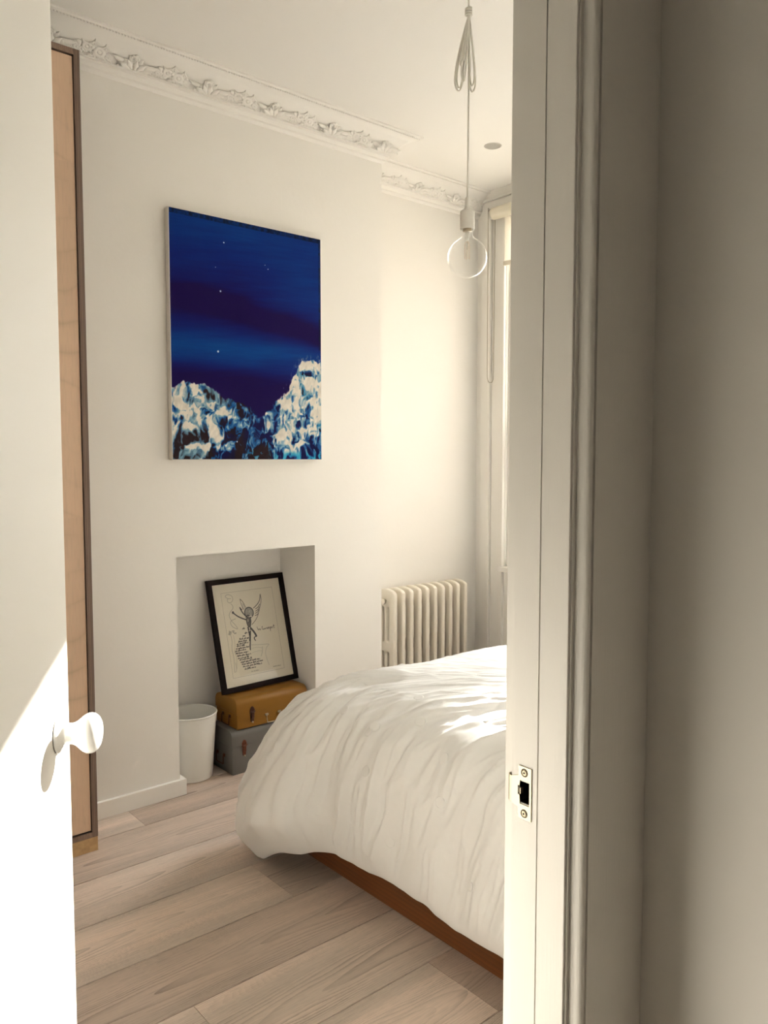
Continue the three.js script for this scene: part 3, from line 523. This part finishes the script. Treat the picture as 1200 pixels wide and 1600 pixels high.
// ------------------------------------------------------------------ things in the fireplace recess
{
  // waste bin
  const b = thing('waste_bin', 'tall white waste paper bin in the fireplace recess', 'bin', [1.602, 0, -3.195]);
  mesh('bin_body', lathe([[0, 0.0005], [0.090, 0.0005], [0.0925, 0.004], [0.112, 0.284], [0.1095, 0.2845], [0.090, 0.008], [0, 0.006]], 64), mat(lin(0.80, 0.78, 0.72), 0.4), b);
  const rim = new THREE.TorusGeometry(0.1125, 0.0038, 10, 72); rim.rotateX(Math.PI / 2); rim.translate(0, 0.286, 0); mesh('rim', rim, mat(lin(0.82, 0.80, 0.74), 0.4), b);

  // metal trunks: profile (z, y) with a softly rounded lid
  function trunk(name, label, x0, x1, y0, hgt, seam, zf, zb, body, latchM, latches, pull) {
    const t = thing(name, label, 'trunk', [0, 0, 0]);
    const R = 0.030;
    const flat = (pr, xa, xb) => { const g = extrude(pr, xb - xa, { bevelEnabled: true, bevelSize: 0.003, bevelThickness: 0.004, bevelSegments: 2 }); g.rotateY(-Math.PI / 2); g.scale(-1, 1, 1); const p = g.attributes.position; for (let a = 0; a < p.count; a += 3) { const q = [p.getX(a + 1), p.getY(a + 1), p.getZ(a + 1)]; p.setXYZ(a + 1, p.getX(a + 2), p.getY(a + 2), p.getZ(a + 2)); p.setXYZ(a + 2, ...q); } g.translate(xa, 0, 0); return toCreasedNormals(g, 0.5); };
    const bodyP = [[zf - 0.005, y0 + 0.003], [zf - 0.005, y0 + seam - 0.004], [zb + 0.005, y0 + seam - 0.004], [zb + 0.005, y0 + 0.003]];
    mesh('body', flat(bodyP, x0 + 0.007, x1 - 0.007), body, t);
    mesh('lid_lip', boxL(x0 + 0.007, x1 - 0.007, y0 + seam - 0.004, y0 + seam + 0.004, zb + 0.007, zf - 0.007), body, t);
    const lid = [[zf - 0.001, y0 + seam + 0.0035]];
    for (let k = 0; k <= 8; k++) { const a = k / 8 * Math.PI / 2; lid.push([zf - 0.001 - R * (1 - Math.cos(a)), y0 + hgt - 0.003 - R * (1 - Math.sin(a))]); }
    for (let k = 8; k >= 0; k--) { const a = k / 8 * Math.PI / 2; lid.push([zb + 0.001 + R * (1 - Math.cos(a)), y0 + hgt - 0.003 - R * (1 - Math.sin(a))]); }
    lid.push([zb + 0.001, y0 + seam + 0.0035]);
    mesh('lid', flat(lid, x0 + 0.003, x1 - 0.003), body, t);
    // hasps
    for (const lx of latches) {
      const l = new THREE.Group(); l.name = 'latch'; t.add(l); l.position.set(lx, y0 + seam, zf + 0.001);
      const up = extrude([[-0.011, -0.004], [-0.011, 0.012], [-0.006, 0.022], [0, 0.026], [0.006, 0.022], [0.011, 0.012], [0.011, -0.004]], 0.003, { bevelEnabled: true, bevelSize: 0.001, bevelThickness: 0.001, bevelSegments: 1 }); mesh('hasp_plate', up, latchM, l);
      const lo = extrude([[-0.009, -0.004], [-0.0065, -0.042], [0, -0.047], [0.0065, -0.042], [0.009, -0.004]], 0.003, { bevelEnabled: true, bevelSize: 0.001, bevelThickness: 0.001, bevelSegments: 1 }); mesh('hasp_tongue', lo, latchM, l);
      mesh('clasp', new RoundedBoxGeometry(0.014, 0.024, 0.006, 2, 0.002).translate(0, -0.012, 0.007), latchM, l);
      const bar = new THREE.CylinderGeometry(0.0022, 0.0022, 0.026, 10); bar.rotateZ(Math.PI / 2); bar.translate(0, 0.003, 0.0065); mesh('hinge_bar', bar, latchM, l);
      const st = new THREE.SphereGeometry(0.0042, 14, 10); st.translate(0, -0.045, 0.0055); mesh('stud', st, M.screw, l);
    }
    // end handle on the left face
    const hz = (zf + zb) / 2 + 0.004, hy = y0 + seam * 0.46;
    const h = new THREE.Group(); h.name = 'end_handle'; t.add(h);
    mesh('bail', tube([[x0 - 0.002, hy + 0.020, hz - 0.030], [x0 - 0.006, hy + 0.016, hz - 0.031], [x0 - 0.007, hy - 0.016, hz - 0.031], [x0 - 0.007, hy - 0.020, hz - 0.027], [x0 - 0.007, hy - 0.020, hz + 0.027], [x0 - 0.007, hy - 0.016, hz + 0.031], [x0 - 0.006, hy + 0.016, hz + 0.031], [x0 - 0.002, hy + 0.020, hz + 0.030]], 0.0022, 60, 7), latchM, h);
    for (const s of [-1, 1]) mesh('handle_lug', boxL(x0 - 0.004, x0 + 0.001, hy + 0.012, hy + 0.026, hz + s * 0.030 - 0.006, hz + s * 0.030 + 0.006, 0.001), latchM, h);
    if (pull) {
      const [pa, pb, py] = pull, f = new THREE.Group(); f.name = 'front_handle'; t.add(f);
      for (const x of [pa, pb]) mesh('handle_lug', boxL(x - 0.008, x + 0.008, py - 0.004, py + 0.005, zf - 0.001, zf + 0.006, 0.0015), M.screw, f);
      mesh('bail', tube([[pa, py, zf + 0.004], [pa - 0.002, py - 0.010, zf + 0.007], [pa, py - 0.030, zf + 0.008], [pa + 0.006, py - 0.036, zf + 0.008], [pb - 0.006, py - 0.036, zf + 0.008], [pb, py - 0.030, zf + 0.008], [pb + 0.002, py - 0.010, zf + 0.007], [pb, py, zf + 0.004]], 0.0022, 60, 7), M.screw, f);
    }
    return t;
  }
  const bronze = mat(lin(0.07, 0.028, 0.018), 0.4, { metalness: 0.5 }), copper = mat(lin(0.15, 0.05, 0.025), 0.38, { metalness: 0.55 });
  trunk('metal_trunk', 'grey metal trunk on the floor under the mustard trunk', 1.735, 2.160, 0.0008, 0.199, 0.125, -3.07, -3.275, phys(lin(0.17, 0.165, 0.15), 0.45, { specularIntensity: 0.6 }), copper, [1.796, 2.09]);
  trunk('metal_trunk', 'mustard yellow metal trunk stacked on the grey trunk', 1.762, 2.140, 0.2005, 0.136, 0.068, -3.072, -3.262, phys(lin(0.27, 0.125, 0.018), 0.42, { specularIntensity: 0.6 }), bronze, [1.840, 2.072], [1.916, 1.984, 0.242]);

  // framed print leaning on the recess back
  const w = 0.425, h = 0.520, fw = 0.023, fd = 0.018;
  const cv = document.createElement('canvas'); cv.width = 1000; cv.height = 1200; const c = cv.getContext('2d');
  c.fillStyle = '#e6dfce'; c.fillRect(0, 0, 1000, 1200);
  c.lineCap = c.lineJoin = 'round';
  const line = (pts, wd, col, close, fill) => { c.beginPath(); c.moveTo(...pts[0]); for (let i = 1; i < pts.length; i++) { if (i < pts.length - 1) { const m = [(pts[i][0] + pts[i + 1][0]) / 2, (pts[i][1] + pts[i + 1][1]) / 2]; c.quadraticCurveTo(...pts[i], ...m); } else c.lineTo(...pts[i]); } if (close) c.closePath(); c.lineWidth = wd; c.strokeStyle = col; if (fill) { c.fillStyle = fill; c.fill(); } c.stroke(); };
  const faint = '#b9b3a4', faint2 = '#a8a294', ink = '#1b1412';
  c.strokeStyle = '#a9a292'; c.lineWidth = 4; c.beginPath(); c.moveTo(126, 108); c.lineTo(876, 106); c.lineTo(872, 1102); c.lineTo(121, 1098); c.closePath(); c.stroke();
  for (const [p, k] of [[[[226, 182], [168, 156], [208, 123], [283, 151], [282, 217], [210, 236], [198, 178], [254, 181]], 9], [[[243, 241], [292, 285], [188, 355], [208, 433], [264, 497], [299, 558], [206, 507], [195, 440], [278, 424]], 9], [[[176, 604], [187, 670], [159, 758], [175, 852], [153, 1031]], 8], [[[210, 610], [225, 700], [190, 800], [215, 860], [190, 1000]], 5], [[[184, 927], [191, 1011], [164, 1033]], 7], [[[440, 757], [527, 767], [620, 777], [716, 783], [662, 808], [625, 872], [634, 949], [654, 1028]], 6], [[[597, 802], [594, 848], [558, 908]], 8], [[[450, 800], [520, 790], [590, 815]], 4], [[[440, 850], [520, 838], [585, 850]], 4]]) line(p, k, faint);
  for (let k = 0; k < 26; k++) { c.fillStyle = faint2; c.beginPath(); c.arc(150 + 110 * rnd(), 556 + 40 * rnd(), 5 + 6 * rnd(), 0, 7); c.fill(); }
  // winged figure
  line([[498, 521], [559, 482], [607, 422], [647, 341], [683, 268], [692, 221], [685, 176]], 8, '#5b5349'); line([[685, 176], [673, 238], [627, 290], [559, 329]], 10, '#4a423a');
  for (const p of [[[656, 294], [586, 343]], [[644, 326], [581, 371]], [[631, 358], [573, 396]], [[618, 395], [565, 421]]]) line([p[0], [(p[0][0] + p[1][0]) / 2 + 10, (p[0][1] + p[1][1]) / 2 + 8], p[1]], 9, '#5b5349');
  line([[383, 202], [418, 235], [445, 309]], 8, '#5b5349'); line([[383, 202], [384, 259], [406, 328]], 7, '#5b5349'); line([[403, 252], [412, 329]], 5, '#6b6359'); line([[418, 263], [431, 322]], 5, '#6b6359');
  c.beginPath(); c.arc(482, 376, 62, 0, 7); c.fillStyle = '#9d978c'; c.fill(); c.lineWidth = 13; c.strokeStyle = ink; c.stroke();
  for (let k = 0; k < 30; k++) { c.fillStyle = k % 2 ? '#7d776d' : '#b9b3a6'; c.beginPath(); c.arc(482 + 70 * (rnd() - 0.5), 372 + 70 * (rnd() - 0.5), 6, 0, 7); c.fill(); }
  line([[430, 425], [450, 405], [475, 410], [492, 440]], 18, ink); line([[470, 430], [500, 415], [512, 430]], 12, '#e6dfce');
  line([[257, 351], [296, 389], [358, 426], [423, 454]], 15, ink); c.beginPath(); c.arc(255, 348, 16, 0, 7); c.fillStyle = ink; c.fill();
  line([[362, 300], [372, 340], [419, 405], [471, 446]], 14, ink); line([[362, 300], [385, 330]], 10, ink);
  line([[425, 444], [476, 423], [497, 464], [481, 519], [469, 550], [436, 536], [427, 492]], 9, ink, true, '#5a5048'); line([[440, 470], [455, 500], [470, 470]], 8, ink); line([[486, 440], [484, 500], [466, 545]], 15, ink);
  line([[452, 455], [448, 480]], 9, '#d8d0bf');
  line([[436, 548], [440, 620], [446, 660], [432, 700]], 20, ink); line([[470, 565], [452, 630], [438, 705], [426, 755], [419, 805]], 16, ink); line([[423, 755], [419, 812]], 14, ink);
  line([[440, 590], [470, 585], [485, 575]], 8, '#d8d0bf');
  line([[472, 560], [511, 608], [535, 662]], 24, ink); line([[535, 662], [500, 676], [500, 692], [512, 714]], 13, ink);
  // handwriting-like lines
  const script = (x, y, len, hgt, wd, col) => { let px = x; while (px < x + len) { const word = hgt * (2 + 3.2 * rnd()), e = Math.min(px + word, x + len); const pts = []; for (let q = px; q < e; q += hgt * 0.32) pts.push([q, y - (rnd() < 0.22 ? hgt * 1.5 : hgt * 0.75) * (pts.length % 2) + (rnd() < 0.12 ? hgt * 0.55 : 0)]); if (pts.length > 1) { c.beginPath(); pts.forEach((p, k) => (k ? c.lineTo(...p) : c.moveTo(...p))); c.lineWidth = wd; c.strokeStyle = col; c.stroke(); } px = e + hgt * 0.6; } };
  for (const [x, y, l] of [[352, 552, 34], [376, 607, 46], [341, 637, 46], [289, 668, 138], [268, 693, 137], [240, 720, 171], [235, 743, 125], [219, 771, 188], [203, 796, 158], [209, 826, 181], [220, 855, 199], [226, 884, 159], [245, 906, 176], [257, 933, 281], [269, 960, 304], [280, 988, 276], [298, 1019, 159]]) script(x, y + 6, l, 13, 5, '#2a221e');
  script(708, 1063, 120, 7, 3, '#9a9384'); script(387, 1066, 110, 7, 3, '#9a9384');
  // title scrawl
  for (const p of [[[565, 560], [572, 592], [580, 600], [590, 585]], [[596, 588], [598, 602], [612, 600], [612, 586]], [[645, 568], [640, 560], [634, 580], [642, 602], [656, 600]], [[660, 588], [662, 602], [676, 600], [677, 588], [684, 598]], [[692, 600], [694, 588], [704, 590]], [[712, 596], [708, 588], [722, 588], [722, 602], [711, 602]], [[734, 582], [730, 602], [744, 600], [744, 588], [732, 588]], [[758, 584], [754, 632]], [[758, 588], [772, 586], [770, 602], [757, 602]], [[780, 600], [782, 586], [794, 588], [794, 604]], [[812, 562], [812, 602], [820, 604]], [[804, 578], [822, 578]]]) line(p, 6, '#33291f');
  const pt = new THREE.CanvasTexture(cv); pt.colorSpace = THREE.SRGBColorSpace;
  const fr = thing('framed_print', 'black framed print of a winged figure leaning on recess wall', 'framed print', [1.748, 0.3378, -3.178]);
  fr.rotation.order = 'YXZ'; fr.rotation.y = 0.045; 
  const lean = new THREE.Euler(-0.262, 0.045, 0, 'YXZ'); fr.rotation.copy(lean);
  const blk = phys(lin(0.010, 0.006, 0.006), 0.6, { specularIntensity: 0.18 });
  const m45 = (a, b) => { const pts = a === 'h' ? (b ? [[0, h], [w, h], [w - fw, h - fw], [fw, h - fw]] : [[0, 0], [w, 0], [w - fw, fw], [fw, fw]].reverse()) : (b ? [[w, 0], [w, h], [w - fw, h - fw], [w - fw, fw]] : [[0, 0], [0, h], [fw, h - fw], [fw, fw]]); return extrude(pts, fd - 0.002, { bevelEnabled: true, bevelSize: 0.0006, bevelThickness: 0.001, bevelSegments: 1 }); };
  for (const a of ['h', 'v']) for (const b of [0, 1]) mesh('frame_bar', m45(a, b), blk, fr);
  const pg = new THREE.PlaneGeometry(w - 2 * fw + 0.002, h - 2 * fw + 0.002); pg.translate(w / 2, h / 2, 0.006);
  mesh('print_sheet', pg, mat(lin(0.92, 0.90, 0.86), 0.7, { map: pt }), fr).userData.label = 'cream sheet with black winged figure and handwriting';
  mesh('backing_board', boxL(0.003, w - 0.003, 0.003, h - 0.003, -0.004, 0.004), mat(lin(0.2, 0.14, 0.09), 0.8), fr);
  mesh('glazing', boxL(fw - 0.002, w - fw + 0.002, fw - 0.002, h - fw + 0.002, 0.009, 0.0105), M.glass, fr);
}

// ------------------------------------------------------------------ bed and duvet
{
  const bedTex = dataTex(512, 256, (u, v) => { const x = u * 1.2, y = v * 0.3, g = (y + 0.02 * fbm(x * 2, y * 6, 3)) * 70, r = g - Math.floor(g), t = fbm(x * 3, y * 30, 3), l = 1 - 0.14 * r + 0.10 * t; return [176 * l, 108 * l, 52 * l]; });
  bedTex.repeat.set(1 / 1.2, 1 / 0.3);
  const wood = mat(lin(0.42, 0.38, 0.34), 0.45, { map: bedTex });
  const bed = thing('bed', 'low wooden bed base with drawer fronts under white duvet', 'bed', [0, 0, 0]);
  const bx0 = 1.585, bz0 = -2.285, bz1 = -0.80;
  mesh('base_frame', boxL(bx0 + 0.012, 3.52, 0.0008, 0.30, bz0 + 0.012, bz1), wood, bed);
  mesh('drawer_front', boxL(bx0 - 0.004, bx0 + 0.0115, 0.004, 0.296, bz0 + 0.001, -1.3625, 0.002), wood, bed);
  mesh('drawer_front', boxL(bx0 - 0.004, bx0 + 0.0115, 0.004, 0.296, -1.3595, bz1, 0.002), wood, bed);
  mesh('side_rail', boxL(bx0 - 0.004, 3.52, 0.004, 0.296, bz0 - 0.004, bz0 + 0.0005, 0.002), wood, bed);
  mesh('mattress', boxL(1.60, 3.51, 0.301, 0.555, -2.27, -0.82, 0.05), mat(lin(0.75, 0.72, 0.66), 0.9), bed);

  // duvet: rings from the middle of the top outwards, over the edge and down to a rolled hem
  const X0 = 1.585, X1 = 3.50, Z0 = -2.285, Z1 = -0.84, RC = 0.16;
  const seg = [];                                                      // outline points with outward normal and running length
  const push = (x, z, nx, nz) => seg.push({ x, z, nx, nz });
  const step = 0.0058;
  for (let x = X1; x > X0 + RC; x -= x > 2.6 ? 0.03 : step) push(x, Z0, 0, -1);
  for (let a = 0; a <= 46; a++) { const t = a / 46 * Math.PI / 2; push(X0 + RC - RC * Math.sin(t), Z0 + RC - RC * Math.cos(t), -Math.sin(t), -Math.cos(t)); }
  for (let z = Z0 + RC + step; z < Z1 - RC; z += z > -1.05 ? 0.02 : step) push(X0, z, -1, 0);
  for (let a = 0; a <= 14; a++) { const t = a / 14 * Math.PI / 2; push(X0 + RC - RC * Math.cos(t), Z1 - RC + RC * Math.sin(t), -Math.cos(t), Math.sin(t)); }
  for (let x = X0 + RC + 0.05; x <= X1 + 0.001; x += 0.05) push(x, Z1, 0, 1);
  let L = 0; seg.forEach((s, i) => { if (i) L += Math.hypot(s.x - seg[i - 1].x, s.z - seg[i - 1].z); s.p = L; });
  const cornerP = seg.find((s) => s.nx < -0.7).p;                      // middle of the far foot corner
  const prof = [[-0.12, 0.636], [-0.07, 0.615], [-0.02, 0.588], [0.035, 0.535], [0.068, 0.460], [0.082, 0.370], [0.086, 0.280], [0.084, 0.200], [0.078, 0.140], [0.070, 0.118], [0.056, 0.108], [0.040, 0.112], [0.034, 0.130], [0.034, 0.16]];
  const curve = new THREE.CatmullRomCurve3(prof.map(([o, y]) => V(o, y, 0)), false, 'centripetal');
  const nH = 150, hp = curve.getSpacedPoints(nH);
  const nT = 130, INS = 0.12;                                                       // rings on the flat top
  const cols = seg.length, rows = nT + nH + 1, pos = new Float32Array(cols * rows * 3), uv = new Float32Array(cols * rows * 2);
  const tufts = [[1.49, 0.672, -1.887], [1.721, 0.64, -1.85], [1.601, 0.64, -1.721], [1.868, 0.64, -1.714], [1.727, 0.64, -1.569], [1.49, 0.609, -1.591], [1.49, 0.461, -1.858], [1.49, 0.269, -2.062], [1.46, 0.221, -2.397], [1.49, 0.459, -1.531], [1.49, 0.274, -1.732], [1.49, 0.279, -1.423], [1.49, 0.611, -1.295], [1.49, 0.603, -1.905], [1.87, 0.64, -2.016], [2.187, 0.64, -2.058], [2.026, 0.64, -1.895], [1.49, 0.442, -2.186], [1.52, 0.631, -2.026], [2.1, 0.65, -1.6], [2.0, 0.65, -1.3], [1.75, 0.65, -1.25], [2.45, 0.65, -2.05], [2.35, 0.65, -1.75]];
  const ridge = (n) => 1 - Math.abs(n) * 2;
  for (let i = 0; i < cols; i++) {
    const s = seg[i], cw = Math.exp(-Math.pow((s.p - cornerP) / 0.155, 2)), tip = Math.exp(-Math.pow((s.p - cornerP - 0.01) / 0.055, 2)), fan = s.p + 0.26 * Math.tanh((s.p - cornerP) / 0.11), cw2 = Math.exp(-Math.pow((s.p - cornerP - 0.27) / 0.10, 2));
    const farSide = sstep(cornerP - 0.05, cornerP - 0.25, s.p);
    const inn = { x: s.x - s.nx * INS, z: s.z - s.nz * INS };
    const cxm = clamp(inn.x, 2.30, 3.3), cz = -1.56;
    for (let j = 0; j < rows; j++) {
      let x, y, z, hang = 0, nx = 0, ny = 1, nz = 0;
      if (j < nT) { const t = j / nT; x = mix(cxm, inn.x, t); z = mix(cz, inn.z, t); const ed = Math.min(x - X0 - INS, z - Z0 - INS, Z1 - INS - z); y = 0.636 + 0.022 * (1 - Math.exp(-Math.max(0, ed) / 0.10)); }
      else {
        const q = hp[j - nT], qa = hp[Math.max(0, j - nT - 1)], qb = hp[Math.min(nH, j - nT + 1)];
        let o = q.x, yy = q.y; const tx = qb.x - qa.x, ty = qb.y - qa.y, tl = Math.hypot(tx, ty) || 1;
        hang = sstep(0.60, 0.16, yy);
        o += cw * (0.095 * sstep(0.635, 0.50, yy) + 0.150 * Math.pow(hang, 1.1)) * (1 - 0.42 * sstep(0.24, 0.10, q.y) * (1 - 0.25 * tip));
        const drop = 0.090 * tip + 0.008 * cw - 0.022 * cw2 + 0.012 * noise(s.p * 6.5, 3.3) + 0.006 * noise(s.p * 19, 8.1);
        yy -= drop * Math.pow(hang, 1.5); yy -= 0.022 * cw * sstep(0.65, 0.5, yy);
        x = s.x + s.nx * o; z = s.z + s.nz * o; y = yy;
        nx = s.nx * (-ty / tl); nz = s.nz * (-ty / tl); ny = tx / tl;
      }
      // cloth relief
      const topW = 1 - sstep(0.60, 0.50, y), sideW = sstep(0.635, 0.50, y);
      const foot = sstep(2.5, 1.7, x);
      // broad puffs between the tufts, level creases on the top running along x, falling folds on the sides
      let d = 0.007 * fbm(x * 4.2 + 3, z * 4.6 + 1, 2, y * 3.1);
      const wz = z + 0.035 * fbm(x * 3.4 + 9, z * 3, 2), al = 0.761 * x + 0.649 * wz, ac = 0.649 * x - 0.761 * wz;
      d += topW * foot * (0.017 * ridge(noise(al * 2.1 + 4, ac * 8.5)) * sstep(-0.5, 0.2, noise(x * 1.7 + 2, z * 2.2)) + 0.007 * ridge(noise(al * 3.6 + 7, ac * 19)) + 0.0028 * ridge(noise(al * 8, ac * 44)) + 0.0012 * noise(x * 22, z * 60));
      const hemF = sstep(0.115, 0.22, y), yw = y + 0.06 * noise(s.p * 4, y * 3), lean = fan + 0.32 * (0.45 - y) * (0.3 + 0.9 * sstep(cornerP, cornerP + 1.3, s.p)) + 0.03 * fbm(s.p * 5, y * 6, 2);
      d += sideW * (0.018 * hang * noise(lean * 5.5, yw * 1.2 + 2) + 0.013 * hemF * hang * ridge(noise(lean * 10, yw * 1.5 + 2)) + 0.021 * hemF * (1 - 0.6 * sstep(0.34, 0.16, y)) * ridge(noise(lean * 16 + 5, yw * 2.6)) * sstep(-0.4, 0.4, noise(s.p * 3.1, y * 4 + 5)) + 0.0065 * hemF * ridge(noise(lean * 36 + 9, yw * 6)) + 0.0010 * hemF * noise(s.p * 90, y * 50));
      // creases sweeping over the rolled edge
      const edgeW = Math.exp(-Math.pow((y - 0.56) / 0.07, 2));
      d += edgeW * (0.014 * ridge(noise(lean * 15 + 3, y * 2 + 7)) + 0.0045 * ridge(noise(lean * 34 + 1, y * 6)));
      // quilting tufts: pinched all round a small disc
      for (const t of tufts) { const r = Math.hypot(x - t[0], (y - t[1]) * (topW > 0.5 ? 0.25 : 1), z - t[2]); if (r < 0.09) d -= 0.007 * Math.exp(-r * r / 0.0011); }
      x += nx * d; y += ny * d; z += nz * d;
      if (y < 0.012) y = 0.012 + 0.1 * (y - 0.012) * 0.0;
      const k = (j * cols + i) * 3; pos[k] = x; pos[k + 1] = y; pos[k + 2] = z; uv[k / 3 * 2] = s.p * 4; uv[k / 3 * 2 + 1] = j * 0.02;
    }
  }
  const idx = [];
  for (let j = 0; j < rows - 1; j++) for (let i = 0; i < cols - 1; i++) { const a = j * cols + i, b = a + 1, c = a + cols, e = c + 1; idx.push(a, b, c, b, e, c); }
  const g = new THREE.BufferGeometry(); g.setAttribute('position', new THREE.BufferAttribute(pos, 3)); g.setAttribute('uv', new THREE.BufferAttribute(uv, 2)); g.setIndex(idx); g.computeVertexNormals();
  const cloth = phys(lin(0.92, 0.91, 0.88), 0.9, { side: THREE.DoubleSide, sheen: 0.25, sheenRoughness: 0.7, sheenColor: lin(1, 0.98, 0.95) });
  const du = thing('duvet', 'rumpled white quilted duvet draped over the bed', 'duvet', [0, 0, 0]);
  mesh('cover', g, cloth, du);
  // stitched discs
  const disc = lathe([[0, 0.0018], [0.009, 0.0018], [0.0145, 0.0016], [0.0165, 0.0004], [0.0168, -0.002]], 24);
  const P = V(0, 0, 0), nrm = g.attributes.normal, Y = V(0, 1, 0);
  for (const t of tufts) {
    let best = 1e9, bi = 0;
    for (let k = 0; k < pos.length; k += 3) { const q = (pos[k] - t[0]) ** 2 + (pos[k + 1] - t[1]) ** 2 + (pos[k + 2] - t[2]) ** 2; if (q < best) { best = q; bi = k / 3; } }
    const o = mesh('stitched_tuft', disc, cloth, du), n = V(nrm.getX(bi), nrm.getY(bi), nrm.getZ(bi));
    if (n.y < 0 && t[1] > 0.6) n.negate(); if (n.x > 0.3) n.negate();
    o.position.set(pos[bi * 3], pos[bi * 3 + 1], pos[bi * 3 + 2]).addScaledVector(n, -0.0002); o.quaternion.setFromUnitVectors(Y, n);
  }
}

renderer.render(scene, camera);
